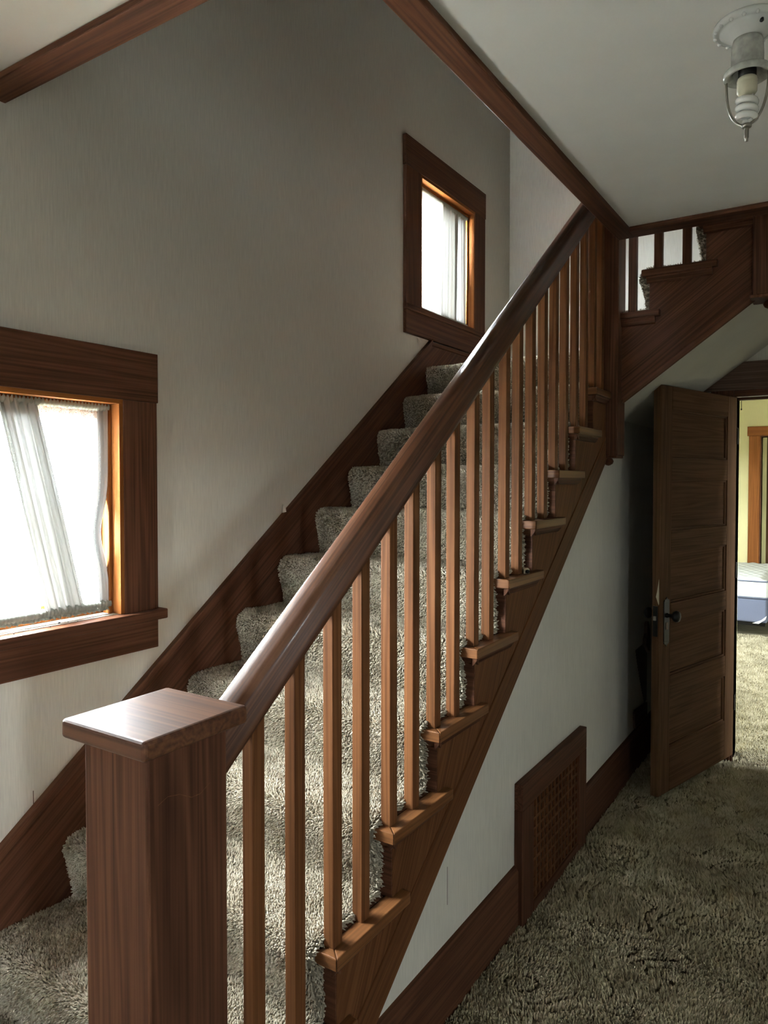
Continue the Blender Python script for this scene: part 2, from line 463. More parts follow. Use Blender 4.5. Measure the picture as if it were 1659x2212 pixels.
# casing of the doorway
tr5 = empty('trim_5', (-0.15, YE, 0)); tag(tr5, 'worn dark wooden casing around the bedroom doorway', 'trim', kind='structure')
mk('head_casing', box(-0.90, 0.42, YE - 0.025, YE, 2.102, 2.257), M_ROUGHW, tr5, grain=(1, 0, 0), bevel=0.003)
mk('side_casing', box(-0.69, -0.572, YE - 0.022, YE, 0, 2.102), M_WOOD, tr5, bevel=0.003)
mk('side_casing', box(0.274, 0.392, YE - 0.022, YE, 0, 2.102), M_WOOD, tr5, bevel=0.003)
mk('head_jamb', box(-0.572, 0.274, YE - 0.012, YE + 0.132, 2.066, 2.102), M_WOOD, tr5, grain=(1, 0, 0), bevel=0.002)
mk('head_stop', box(-0.56, 0.262, YE + 0.05, YE + 0.085, 2.052, 2.066), M_WOOD, tr5, grain=(1, 0, 0))
mk('side_jamb', box(-0.575, -0.560, YE - 0.012, YE + 0.132, 0, 2.066), M_WOOD, tr5)
mk('side_jamb', box(0.262, 0.277, YE - 0.012, YE + 0.132, 0, 2.066), M_WOOD, tr5)

# ------------------------------------------------------------------ windows of the stairwell
def window_left(name, W, cas_l, cas_r, head_top, apron, stool_proj, ends, label):
    y0, y1, z0, z1 = W
    t = empty(name, (XL, (y0 + y1) / 2, z0)); tag(t, label, 'window', kind='structure')
    f = XL + 0.02
    mk('head_casing', box(XL, f + 0.002, y0 - cas_l - 0.004, y1 + cas_r + 0.004, z1, head_top), M_WOOD, t, grain=(0, 1, 0), bevel=0.002)
    if cas_l > 0:
        mk('side_casing', box(XL, f, y0 - cas_l, y0, z0 - 0.02, z1), M_WOOD, t, bevel=0.002)
    mk('side_casing', box(XL, f, y1, y1 + cas_r, z0 - 0.005, z1), M_WOOD, t, bevel=0.002)
    mk('apron', box(XL, f - 0.001, y0 - cas_l, y1 + cas_r, apron, z0 - 0.034), M_WOOD, t, grain=(0, 1, 0), bevel=0.002)
    mk('stool', box(XL - 0.07, f + stool_proj, y0 - cas_l - ends, y1 + cas_r + ends, z0 - 0.034, z0 - 0.002), M_WOOD, t, grain=(0, 1, 0), bevel=0.004)
    # jamb lining and stops
    x0 = XL - 0.135
    mk('head_jamb', box(x0, f - 0.002, y0, y1, z1 - 0.014, z1 + 0.002), M_ORANGE, t, grain=(0, 1, 0))
    mk('side_jamb', box(x0, f - 0.002, y0 - 0.002, y0 + 0.014, z0, z1 - 0.014), M_ORANGE, t)
    mk('side_jamb', box(x0, f - 0.002, y1 - 0.014, y1 + 0.002, z0, z1 - 0.014), M_ORANGE, t)
    mk('outer_sill', box(x0 - 0.03, XL - 0.07, y0, y1, z0 - 0.04, z0 - 0.012), M_ORANGE, t, grain=(0, 1, 0))
    a, b = y0 + 0.014, y1 - 0.014; zt = z1 - 0.014
    for yy in (a, b - 0.012):
        mk('stop', box(XL - 0.055, XL - 0.02, yy, yy + 0.012, z0, zt), M_ORANGE, t, bevel=0.002)
    mk('stop', box(XL - 0.055, XL - 0.02, a + 0.012, b - 0.012, zt - 0.012, zt), M_ORANGE, t, grain=(0, 1, 0), bevel=0.002)
    s0, s1 = XL - 0.10, XL - 0.06
    sh = mk('sash', join(box(s0, s1, a, a + 0.04, z0, zt), box(s0, s1, b - 0.04, b, z0, zt),
                         box(s0, s1, a + 0.04, b - 0.04, zt - 0.045, zt), box(s0, s1, a + 0.04, b - 0.04, z0, z0 + 0.05)), M_ORANGE, t, bevel=0.002)
    mk('pane', box(s0 + 0.016, s0 + 0.020, a + 0.04, b - 0.04, z0 + 0.05, zt - 0.045), M_PANE, sh)
    portal((XL - 0.16, (y0 + y1) / 2, (z0 + z1) / 2), (0, -math.pi / 2, 0), z1 - z0, y1 - y0)
    return t

window_left('window_1', W1, 0.130, 0.130, 2.008, 1.053, 0.026, 0.018, 'low window with dark wooden casing beside the bottom newel post')
window_left('window_2', W2, 0.148, 0.140, 3.340, 2.349, 0.006, 0.0, 'small high window with wooden casing above the landing')

def window_plain(name, axis, t0, t1, W, label, rot):
    p0, p1, q0, q1 = W
    t = empty(name, ((t0 + t1) / 2, (p0 + p1) / 2, q0) if axis == 'x' else ((p0 + p1) / 2, (t0 + t1) / 2, q0))
    tag(t, label, 'window', kind='structure')
    def B(a, b, c, d, e, f): return box(a, b, c, d, e, f) if axis == 'x' else box(c, d, a, b, e, f)
    inner = min(t0, t1, key=abs)
    s = 0.02 if inner < 0 else -0.02
    lo, hi = sorted((inner, inner + s))
    mk('side_casing', B(lo, hi, p0 - 0.12, p0, q0, q1), M_WOOD, t); mk('side_casing', B(lo, hi, p1, p1 + 0.12, q0, q1), M_WOOD, t)
    mk('head_casing', B(lo, hi, p0 - 0.12, p1 + 0.12, q1, q1 + 0.14), M_WOOD, t); mk('apron', B(lo, hi, p0 - 0.12, p1 + 0.12, q0 - 0.12, q0), M_WOOD, t)
    m = (t0 + t1) / 2; qm = (q0 + q1) / 2
    for z0, z1 in ((q0, qm), (qm, q1)):
        sh = mk('sash', join(B(m - .02, m + .02, p0, p0 + .05, z0, z1), B(m - .02, m + .02, p1 - .05, p1, z0, z1),
                             B(m - .02, m + .02, p0 + .05, p1 - .05, z0, z0 + .05), B(m - .02, m + .02, p0 + .05, p1 - .05, z1 - .05, z1)), M_WOOD, t)
        mk('pane', B(m - .002, m + .002, p0 + .05, p1 - .05, z0 + .05, z1 - .05), M_PANE, sh)
    outer = max(t0, t1, key=abs); ext = outer + (0.03 if outer > 0 else -0.03)
    loc = (ext, (p0 + p1) / 2, (q0 + q1) / 2) if axis == 'x' else ((p0 + p1) / 2, ext, (q0 + q1) / 2)
    portal(loc, rot, (q1 - q0) if axis == 'x' else (p1 - p0), (p1 - p0) if axis == 'x' else (q1 - q0))
window_plain('window_3', 'x', XR, XR + 0.14, W3, 'small double hung window in the hall outer wall', (0, math.pi / 2, 0))
window_plain('window_4', 'x', XR, XR + 0.14, W5, 'double hung bedroom window near the doorway', (0, math.pi / 2, 0))
window_plain('window_5', 'x', -3.12, -3.0, W6, 'double hung bedroom window in the wall beside the bed', (0, -math.pi / 2, 0))

window_plain('window_6_added', 'y', YN - 0.14, YN, W7, 'unseen double hung window added upstairs to light the stairwell end wall', (-math.pi / 2, 0, 0))

window_plain('window_7_added', 'y', YN - 0.14, YN, W8, 'unseen small double hung window added in the front wall to light newel and floor', (-math.pi / 2, 0, 0))

# loose slivers of wallpaper on the left wall
mk('wallpaper_flap', ([(XL + 0.002, 2.226, 1.445), (XL + 0.002, 2.262, 1.475), (XL + 0.010, 2.224, 1.505), (XL + 0.022, 2.232, 1.470)], [(0, 1, 3), (1, 2, 3), (0, 3, 2)]), M_PAPER, wall_left)
mk('wallpaper_flap', ([(XL + 0.002, 3.300, 2.346), (XL + 0.002, 3.325, 2.346), (XL + 0.014, 3.306, 2.275), (XL + 0.020, 3.316, 2.320)], [(0, 1, 3), (1, 2, 3), (0, 3, 2)]), M_PAPER, wall_left)

mk('paper_seam', box(XL, XL + 0.0006, 1.1635, 1.1655, 0.642, 0.725), M_ROUGHW, wall_left)
mk('paper_seam', box(XW, XW + 0.0006, 1.8925, 1.8940, 0.335, 0.450), M_ROUGHW, bpy.data.objects['wall_under_stair'])

# ------------------------------------------------------------------ staircase
st = empty('staircase', (-1.45, 1.0, 0))
tag(st, 'dark varnished wooden staircase with open stringer turning at a landing', 'staircase')
# wall skirt on the left with its cap moulding
def skirt(y): return 0.578 + 0.7475 * (y - 1.056)
yk = 1.056 + (2.339 - 0.578) / 0.7475
mk('wall_skirt', prism([(0.30, 0.0), (0.30, 0.02), (yk, 2.339 - 0.012), (YE, 2.339 - 0.012), (YE, 2.10), (yk + 0.1, 2.05), (0.80, 0.0)], 'x', XL, XL + 0.018), M_WOOD, st, grain=(0, 0.8, 0.6))
mk('skirt_moulding', prism([(0.30, 0.02), (0.30, 0.055), (yk + 0.03, 2.339 + 0.022), (yk + 0.015, 2.320), (yk, 2.300)], 'x', XL, XL + 0.024), M_WOOD, st, grain=(0, 0.8, 0.6), bevel=0.003)
mk('skirt_moulding', box(XL, XL + 0.024, yk + 0.015, YE, 2.318, 2.341), M_WOOD, st, grain=(0, 1, 0), bevel=0.003)
mk('wall_skirt', box(XL + 0.02, -1.05, YE - 0.018, YE, 2.10, 2.339), M_WOOD, st, grain=(1, 0, 0))

# open stringer: stepped board
def ryf(n): return ny(n) + 0.030          # face of riser n
TH = 0.030
low = []
poly = [(ryf(1) + 0.004, 0.0)]
for n in range(1, 12):
    poly += [(ryf(n) + 0.004, nz(n) - TH), (ryf(n + 1) + 0.004, nz(n) - TH)]
poly += [(ryf(12) + 0.004, nz(12) - TH), (3.42, nz(12) - TH), (3.42, str_low(3.42)), (1.452 - 0.270 / 0.735 + 0.001, 0.0)]
mk('stringer', prism(poly, 'x', XS - 0.035, XS), M_STR, st, grain=(0, 0.45, 0.89))
y0_ = 1.452 - 0.270 / 0.735
mk('stringer_band', prism([(y0_, 0.0), (3.372, str_low(3.372)), (3.372, str_low(3.372) + 0.118), (y0_ - 0.118 / 0.735, 0.0)], 'x', XS - 0.01, XS + 0.004), M_STR, st, grain=(0, 0.8, 0.59), bevel=0.002)

for n in range(1, 13):
    y, z = ny(n), nz(n)
    if n < 12:
        mk('tread', box(XL + 0.018, -0.985, y + 0.004, ryf(n + 1), z - TH, z), M_WOOD, st, grain=(1, 0, 0), bevel=0.006)
        ret = mk('tread_return', prism([(-0.985, y + 0.046), (XCAP, y), (XCAP, y + 0.316), (-0.985, y + 0.316)], 'z', z - TH, z), M_WOODL, st, grain=(0, 1, 0), bevel=0.0025)
        mk('nosing_end', prism([(-1.045, y), (XCAP - 0.0012, y), (-0.986, y + 0.0448), (-1.045, y + 0.0448)], 'z', z - TH, z), M_WOODL, st, grain=(1, 0, 0), bevel=0.0025)
        yc = 0.006 if n > 6 else 0.008
        mk('cove_moulding', prism([(XS, z - TH - 0.026), (XS, z - TH), (XS + 0.017, z - TH), (XS + 0.015, z - TH - 0.009), (XS + 0.006, z - TH - 0.022)], 'y', y + 0.014, y + 0.295), M_WOOD, st, grain=(0, 1, 0))
    else:
        mk('landing_nosing', box(XL + 0.018, -1.04, y, y + 0.10, z - TH, z), M_WOOD, st, grain=(1, 0, 0), bevel=0.006)
        mk('landing', box(XL + 0.018, -1.04, y + 0.10, YE - 0.018, z - TH, z), M_WOOD, st, grain=(1, 0, 0))
    mk('riser', box(XL + 0.018, XS - 0.001, ryf(n), ryf(n) + 0.018, nz(n - 1), z - TH), M_WOOD, st, grain=(1, 0, 0))
    mk('cove_moulding', prism([(ryf(n), z - TH - 0.024), (ryf(n), z - TH), (ryf(n) - 0.016, z - TH), (ryf(n) - 0.013, z - TH - 0.01), (ryf(n) - 0.005, z - TH - 0.021)], 'x', -1.10, XS + 0.015), M_WOOD, st, grain=(1, 0, 0))

# upper flight rising away from the landing
X2 = lambda n: -0.820 + RUN * (n - 14)
YC2, YS2 = 3.405, 3.430
def rx(n): return X2(n) + 0.030
poly = [(-1.02, 1.87), (-1.02, nz(13) - TH)]
poly += [(rx(14) + 0.004, nz(13) - TH), (rx(14) + 0.004, nz(14) - TH), (rx(15) + 0.004, nz(14) - TH), (rx(15) + 0.004, nz(15) - TH), (rx(16) + 0.004, nz(15) - TH), (rx(16) + 0.004, nz(16) - 0.04), (0.0, nz(16) - 0.04)]
poly += [(0.0, soff(0.0) - 0.012), (-0.90, soff(-0.90) - 0.012)]
mk('upper_stringer', prism(poly, 'y', YS2, YS2 + 0.035), M_WOOD, st, grain=(0.8, 0, 0.59))
mk('stringer_edge_strip', prism([(-0.90, soff(-0.90) - 0.026), (0.0, soff(0.0) - 0.026), (0.0, soff(0.0) + 0.010), (-0.90, soff(-0.90) + 0.010)], 'y', YS2 - 0.012, YS2), M_WOOD, st, grain=(0.8, 0, 0.59), bevel=0.003)
for n in (13, 14, 15, 16):
    x, z = X2(n), nz(n)
    xr = x + 0.316
    if n < 16:
        mk('tread', box(x + 0.004, rx(n + 1), 3.452, YE - 0.018, z - TH, z), M_WOOD, st, grain=(0, 1, 0))
        mk('tread_return', box(max(x, -1.02), xr, YC2, 3.452, z - TH, z), M_WOOD, st, grain=(1, 0, 0), bevel=0.004)
        mk('cove_moulding', prism([(YS2, z - TH - 0.032), (YS2, z - TH), (YS2 - 0.020, z - TH), (YS2 - 0.020, z - TH - 0.007), (YS2 - 0.013, z - TH - 0.012), (YS2 - 0.010, z - TH - 0.027)], 'x', max(x + 0.02, -1.02), xr - 0.022), M_WOOD, st, grain=(1, 0, 0))
    mk('riser', box(rx(n), rx(n) + 0.018, 3.436, YE - 0.018, nz(n - 1), z - TH), M_WOOD, st, grain=(0, 1, 0))
mk('upper_floor_edge', box(rx(16), 0.3, 3.452, YE, nz(16) - 0.04, nz(16)), M_WOOD, st, grain=(1, 0, 0))

# ------------------------------------------------------------------ railing
rl = empty('stair_railing', (-0.985, 0.82, 0))
tag(rl, 'dark wooden stair railing with square newel posts, handrail and plain balusters', 'railing')
nw = mk('newel_post', box(-1.066, -0.908, 0.733, 0.902, 0.0, 1.178), M_WOOD, rl, bevel=0.004)
mk('newel_cap', box(-1.090, -0.882, 0.706, 0.928, 1.176, 1.208), M_RAIL, nw, grain=(1, 0.0, 0), bevel=0.007, seg=3)
mk('base_block', box(-1.080, -0.894, 0.719, 0.916, 0.0, 0.24), M_WOOD, nw, bevel=0.004)
sp_ = [(0.752, 1.090), (0.772, 1.097), (0.796, 1.092), (0.821, 1.078), (0.840, 1.077), (0.862, 1.088)]
V = [(-0.9078, y, z + d) for y, z in sp_ for d in (0, 0.0008)]
mk('scratch', (V, [(2 * i, 2 * i + 1, 2 * i + 3, 2 * i + 2) for i in range(5)]), M_WOODL, nw)
# handrail: moulded section swept along the pitch
HS = 0.754
dirv = Vector((0, 1, HS)).normalized(); nrm = Vector((0, -HS, 1)).normalized()
XH = -0.986
prof = [(-0.020, 0.0), (-0.020, 0.008), (-0.024, 0.011), (-0.031, 0.015), (-0.0345, 0.022), (-0.035, 0.030)]
arc = [math.pi / 2 * k / 7 for k in range(8)]
prof += [(-0.034, 0.045), (-0.0335, 0.062)] + [(-0.0135 - 0.020 * math.cos(t), 0.066 + 0.020 * math.sin(t)) for t in arc] + [(-0.006, 0.0875), (0.0, 0.088), (0.006, 0.0875)]
prof += [(0.0135 + 0.020 * math.cos(t), 0.066 + 0.020 * math.sin(t)) for t in arc[::-1]] + [(0.0335, 0.062), (0.034, 0.045)]
prof += [(0.035, 0.030), (0.0345, 0.022), (0.031, 0.015), (0.024, 0.011), (0.020, 0.008), (0.020, 0.0)]
def rail_bot(y): return 0.336 + HS * y
secs = []
for yv in (0.899, 3.380):
    ring = []
    for px, pn in prof:
        # slide along the pitch so the ends are cut plumb
        zb = rail_bot(yv) + pn / nrm.z * 1.0
        ring.append((XH + px, yv, rail_bot(yv) + pn * math.sqrt(1 + HS * HS)))
    secs.append(ring)
hr = mk('handrail', sweep(secs), M_RAIL, rl, grain=tuple(dirv), smooth=True)
for p_ in hr.data.polygons:
    if len(p_.vertices) > 4: p_.use_smooth = False
by = [1.029, 1.155, 1.286, 1.400, 1.524, 1.637, 1.757, 1.872, 2.003, 2.112, 2.239, 2.351, 2.469, 2.590, 2.709, 2.827, 2.953, 3.076, 3.196, 3.312]
for k, yv in enumerate(by):
    n = k // 2 + 2
    zb = nz(n) - 0.004
    y0, y1 = yv, yv + 0.034
    j = random.uniform(-0.0012, 0.0012)
    V = [(XB0 + j, y0, zb), (XB1 + j, y0, zb), (XB1 + j, y1, zb), (XB0 + j, y1, zb)]
    V += [(XB0, y0, rail_bot(y0) + 0.006), (XB1, y0, rail_bot(y0) + 0.006), (XB1, y1, rail_bot(y1) + 0.006), (XB0, y1, rail_bot(y1) + 0.006)]
    mk('baluster', (V, BOXF), M_BAL, rl, bevel=0.0015)
# corner drop newel
dn = mk('newel_post', box(-1.037, -0.911, 3.370, 3.496, 1.712, 4.05), M_WOOD, rl, bevel=0.005)
mk('base_collar', box(-1.033, -0.915, 3.374, 3.492, 1.702, 1.713), M_WOOD, dn, bevel=0.003)
mk('pendant_drop', lathe([(0.012, 0.0), (0.020, -0.006), (0.024, -0.016), (0.020, -0.027), (0.009, -0.034), (0.002, -0.036)], (-0.962, 3.412, 1.703), 20), M_WOOD, dn, smooth=True)
# top newel of the upper flight
dn2 = mk('newel_post', box(-0.366, -0.240, 3.372, 3.498, 2.365, 4.35), M_WOOD, rl, bevel=0.005)
mk('base_collar', box(-0.374, -0.232, 3.364, 3.506, 2.352, 2.366), M_WOOD, dn2, bevel=0.003)
mk('pendant_drop', lathe([(0.014, 0.0), (0.024, -0.008), (0.028, -0.018), (0.022, -0.030), (0.008, -0.038)], (-0.303, 3.435, 2.352), 20), M_WOOD, dn2, smooth=True)
mk('upper_handrail', sweep([[(-0.92, YS2 - 0.01 + a, 3.30 + b) for a, b in ((0, 0), (0.06, 0), (0.06, 0.08), (0, 0.08))],
                            [(-0.36, YS2 - 0.01 + a, 3.73 + b) for a, b in ((0, 0), (0.06, 0), (0.06, 0.08), (0, 0.08))]]), M_WOOD, rl, grain=(0.8, 0, 0.6), bevel=0.006)
# balusters of the upper flight (left edge x at the stringer plane)
for x0, n in ((-0.882, 13), (-0.770, 14), (-0.650, 14), (-0.535, 15), (-0.42, 15)):
    zt = 3.30 + (x0 + 0.92) * 0.768 + 0.02
    mk('baluster', box(x0, x0 + 0.036, YC2 + 0.022, YC2 + 0.050, nz(n) - 0.004, zt), M_WOOD, rl, bevel=0.0015)

# ------------------------------------------------------------------ carpet helpers
def _hash(ix, iy, seed):
    h = (ix.astype(np.int64) * 374761393 + iy.astype(np.int64) * 668265263 + seed * 1442695041) & 0x7fffffff
    h = ((h ^ (h >> 13)) * 1274126177) & 0x7fffffff
    h = (h ^ (h >> 16)) & 0xffffff
    return h / float(0xffffff)
def vnoise(x, y, seed=0):
    ix, iy = np.floor(x), np.floor(y); fx, fy = x - ix, y - iy
    fx = fx * fx * (3 - 2 * fx); fy = fy * fy * (3 - 2 * fy)
    a, b = _hash(ix, iy, seed), _hash(ix + 1, iy, seed); c, d = _hash(ix, iy + 1, seed), _hash(ix + 1, iy + 1, seed)
    return (a * (1 - fx) + b * fx) * (1 - fy) + (c * (1 - fx) + d * fx) * fy
def fbm(x, y, seed=0, o=3):
    s, a, t = 0, 1.0, 0
    for i in range(o):
        s = s + a * vnoise(x * 2 ** i, y * 2 ** i, seed + i * 17); t += a; a *= 0.5
    return s / t
def crack(u, v, cell=0.13, seed=3):
    """0 in a sculpted groove, 1 on the plush: thin meandering broken lines"""
    # the lines run mostly one way across the weave
    def fld(x, y):
        p, q = 0.84 * x + 0.54 * y, -0.54 * x + 0.84 * y
        return fbm(p * 3.4, q * 6.2, seed + 5, 2)
    e = 0.002
    n0 = fld(u, v)
    g = np.hypot((fld(u + e, v) - n0) / e, (fld(u, v + e) - n0) / e) + 0.35
    d = np.full(u.shape, 9.0)
    for lv in (0.36, 0.50, 0.64):
        d = np.minimum(d, np.abs(n0 - lv) / g)
    brk = fbm(u * 8, v * 8, seed + 21, 2)
    d = np.where(brk > 0.40, d, 9.0)
    return np.clip((d - 0.0026) / 0.009, 0, 1)

def tufts(name, P, Nn, T, B, sp, h, mat, parent, u, v, seed, lean_amt=0.55, grooves=1.0):
    """a pile of small yarn tufts, one little spike each, as one mesh. P base points, Nn normals, T/B tangents, sp spacing, h heights"""
    ck = crack(u, v, seed=seed)
    ck = 1 - (1 - ck) * grooves
    keep = ck > 0.22
    P, Nn, T, B, sp, h, u, v, ck = (q[keep] for q in (P, Nn, T, B, sp, h, u, v, ck))
    n = len(P)
    rng = np.random.default_rng(seed)
    hh = h * (0.75 + 0.5 * rng.random(n)) * (0.35 + 0.65 * ck)
    la = (fbm(u * 6, v * 6, seed + 40) - 0.5) * 2.4 * lean_amt; lb = (fbm(u * 6, v * 6, seed + 50) - 0.5) * 2.4 * lean_amt
    la = la + rng.normal(0, 0.30, n); lb = lb + rng.normal(0, 0.30, n)
    apex = P + Nn * hh[:, None] + T * (la * hh)[:, None] + B * (lb * hh)[:, None]
    a0 = rng.random(n) * 2 * np.pi
    tone1 = rng.random(n)
    Vs, Fs, tones, k0 = [], [], [], 0
    for blunt in (True, False):                 # fine near tufts are rounded nubs, coarse far ones plain spikes
        m = (sp < 0.0074) if blunt else (sp >= 0.0074)
        nn = int(m.sum())
        if nn == 0: continue
        w_ = 7 if blunt else 4
        V = np.empty((nn, w_, 3))
        r = sp[m] * (0.62 if blunt else 0.74)
        mid = P[m] + (apex[m] - P[m]) * 0.62
        for k in range(3):
            a = a0[m] + k * 2 * np.pi / 3
            e = T[m] * (np.cos(a) * r)[:, None] + B[m] * (np.sin(a) * r)[:, None]
            V[:, k] = P[m] + e - Nn[m] * 0.003
            if blunt: V[:, 3 + k] = mid + e * 0.85
        V[:, w_ - 1] = apex[m]
        tri = []
        for k in range(3):
            j = (k + 1) % 3
            tri += [[k, j, 3 + j], [k, 3 + j, 3 + k], [3 + k, 3 + j, 6]] if blunt else [[k, j, 3]]
        Fs.append((k0 + (np.arange(nn) * w_)[:, None, None] + np.array(tri)[None]).reshape(-1))
        Vs.append(V.reshape(-1, 3)); tones.append(np.repeat(tone1[m], w_)); k0 += nn * w_
    Vf = np.concatenate(Vs); Fi = np.concatenate(Fs); nf = len(Fi) // 3
    c = Vf.mean(0)
    me = bpy.data.meshes.new(name)
    me.vertices.add(len(Vf)); me.vertices.foreach_set('co', (Vf - c).ravel())
    me.loops.add(nf * 3); me.loops.foreach_set('vertex_index', Fi.astype(np.int32))
    me.polygons.add(nf); me.polygons.foreach_set('loop_start', np.arange(0, nf * 3, 3, dtype=np.int32))
    me.polygons.foreach_set('use_smooth', np.ones(nf, dtype=bool))
    tone = np.concatenate(tones)
    at = me.attributes.new('tone', 'FLOAT', 'POINT'); at.data.foreach_set('value', tone)
    me.materials.append(mat)
    me.update(); me.validate()
    o = bpy.data.objects.new(name, me)
    link(o, parent, Matrix.Translation(Vector(c)))
    o['kind'] = 'stuff'
    return o

def round_poly(pts, step):
    """smooth polyline through pts (Catmull-Rom) resampled at about step"""
    p = np.array(pts); q = np.vstack([2 * p[0] - p[1], p, 2 * p[-1] - p[-2]]); out = []
    for i in range(1, len(q) - 2):
        L = np.linalg.norm(q[i + 1] - q[i]); k = max(1, int(L / step))
        for j in range(k):
            t = j / k
            out.append(0.5 * ((2 * q[i]) + (-q[i - 1] + q[i + 1]) * t + (2 * q[i - 1] - 5 * q[i] + 4 * q[i + 1] - q[i + 2]) * t * t + (-q[i - 1] + 3 * q[i] - 3 * q[i + 1] + q[i + 2]) * t ** 3))
    out.append(q[-2])
    return np.array(out)

sc = empty('stair_carpet', (-1.45, 1.0, 0))
tag(sc, 'thick beige shag carpet runner wrapped over every stair tread', 'carpet')
CXL, CXR = XL + 0.018, -1.0015
pile_P, pile_N, pile_T, pile_B, pile_s, pile_h, pile_u, pile_v = ([] for _ in range(8))
def add_pile(P, Nn, T, B, s, h, u, v):
    pile_P.append(P); pile_N.append(Nn); pile_T.append(T); pile_B.append(B); pile_s.append(np.full(len(P), s)); pile_h.append(np.full(len(P), h)); pile_u.append(u); pile_v.append(v)

C = 0.014
def step_profile(yb, yn, ynext, z0, z1):
    """carpet line over one step: a = along the run, z up. yb riser face, yn nosing, ynext next riser face"""
    return [(yn + 0.012, z0 + C), (yn + 0.006, z0 + 0.06), (yn - 0.004, z1 - 0.085), (yn - 0.014, z1 - 0.042), (yn - 0.0165, z1 - 0.020),
            (yn - 0.011, z1 - 0.002), (yn + 0.006, z1 + 0.011), (yn + 0.030, z1 + 0.016), (yn + 0.07, z1 + 0.0165), (ynext - 0.05, z1 + C), (ynext - 0.012, z1 + C)]

def carpet_step(n, xl, xr, to3, prof, name, sp, outdir, wood=None):
    """one step of the runner: backing sheet + pile samples. to3(a, x, z) -> world"""
    pr = round_poly(prof, 0.008)
    L = np.r_[0, np.cumsum(np.linalg.norm(np.diff(pr, axis=0), axis=1))]
    na = len(pr); xs = np.linspace(xl, xr, 40)
    V = []
    d = np.gradient(pr, axis=0); d /= np.linalg.norm(d, axis=1)[:, None]
    nn = np.stack([-d[:, 1], d[:, 0]], 1)
    for i in range(na):
        for x in xs:
            V.append(to3(pr[i, 0], x, pr[i, 1]))
        V.append(to3(pr[i, 0] - nn[i, 0] * 0.010, xr + 0.004, pr[i, 1] - nn[i, 1] * 0.010))
    m = len(xs) + 1
    Fc = [(i * m + j, i * m + j + 1, (i + 1) * m + j + 1, (i + 1) * m + j) for i in range(na - 1) for j in range(m - 1)]
    mk(name, (V, Fc), M_CARPET, sc, smooth=True)
    yb, yq, z0, z1 = wood
    ring = [to3(a_, xr + 0.001, z_) for a_, z_ in pr] + [to3(yq, xr + 0.001, z1), to3(yb, xr + 0.001, z1), to3(yb, xr + 0.001, z0)]
    mk('edge_fill', (ring, [tuple(range(len(ring)))]), M_CARPET, sc)
    # pile
    rng = np.random.default_rng(100 + n)
    ns, nx = int(L[-1] / sp), int((xr - xl) / sp)
    S, X = np.meshgrid((np.arange(ns) + 0.5) * sp, xl + (np.arange(nx) + 0.5) * sp, indexing='ij')
    S = (S + rng.uniform(-.5, .5, S.shape) * sp).ravel(); X = (X + rng.uniform(-.5, .5, X.shape) * sp).ravel()
    S = np.clip(S, 0, L[-1] - 1e-4)
    if n >= 9:                      # tops above eye level keep only their front lip
        k = S < 0.27; S, X = S[k], X[k]
    A = np.interp(S, L, pr[:, 0]); Z = np.interp(S, L, pr[:, 1]); NA = np.interp(S, L, nn[:, 0]); NZ = np.interp(S, L, nn[:, 1])
    q = np.hypot(NA, NZ); NA, NZ = NA / q, NZ / q
    # soft lumps
    bump = (fbm(X * 11, S * 11 + n * 3.1, 7) - 0.5) * 0.014
    A, Z = A + NA * bump, Z + NZ * bump
    P = np.stack(to3(A, X, Z), 1)
    o0 = np.array(to3(0., 0., 0.))
    Nn = np.stack(to3(NA, 0 * NA, NZ), 1) - o0
    T = np.stack(to3(NZ, 0 * NA, -NA), 1) - o0
    B = np.stack(to3(0 * NA, 0 * NA + 1, 0 * NA), 1) - o0
    near = np.clip(1 - (xr - X) / 0.02, 0, 1)[:, None]          # spills over the open edge
    Nn = Nn * (1 - 0.55 * near) + np.array(outdir)[None] * 0.7 * near
    Nn /= np.linalg.norm(Nn, axis=1)[:, None]
    add_pile(P, Nn, T, B, sp, 0.0095, X, S + n * 0.47)
    # open side edge
    ke = int(L[-1] / sp * 4)
    S = rng.random(ke) * L[-1]
    A = np.interp(S, L, pr[:, 0]); Z = np.interp(S, L, pr[:, 1]); NA = np.interp(S, L, nn[:, 0]); NZ = np.interp(S, L, nn[:, 1])
    q = rng.random(ke)
    A = np.where(Z < z1, A + q * np.maximum(yb - A, 0), A); Z = np.where(Z < z1, Z, Z - q * np.maximum(Z - z1, 0))
    P = np.stack(to3(A, np.full(ke, xr + 0.002), Z), 1)
    Nn = np.stack(to3(NA * 0.5, 0 * NA, NZ * 0.5), 1) - o0 + np.array(outdir)[None]
    Nn /= np.linalg.norm(Nn, axis=1)[:, None]
    T = np.stack(to3(NZ, 0 * NA, -NA), 1) - o0
    B = np.cross(Nn, T)
    add_pile(P, Nn, T, B, sp, 0.0115, np.full(ke, xr), S + n * 0.47)

for n in range(1, 12):
    to3 = lambda a, x, z: (x, a, z)
    pf = step_profile(ryf(n), ny(n), ryf(n + 1), nz(n - 1), nz(n))
    carpet_step(n, CXL, CXR, to3, pf, 'step_backing', 0.0043 if n < 6 else (0.0052 if n < 9 else 0.0062), (1, 0, 0), (ryf(n), ryf(n + 1), nz(n - 1), nz(n)))
to3 = lambda a, x, z: (x, a, z)
carpet_step(12, CXL, -1.05, to3, step_profile(ryf(12), ny(12), ny(12) + 0.35, nz(11), nz(12)), 'landing_backing', 0.006, (1, 0, 0), (ryf(12), ny(12) + 0.35, nz(11), nz(12)))
mk('landing_backing', box(CXL, -1.05, ny(12) + 0.33, YE - 0.02, nz(12) + 0.001, nz(12) + C + 0.006), M_CARPET, sc)
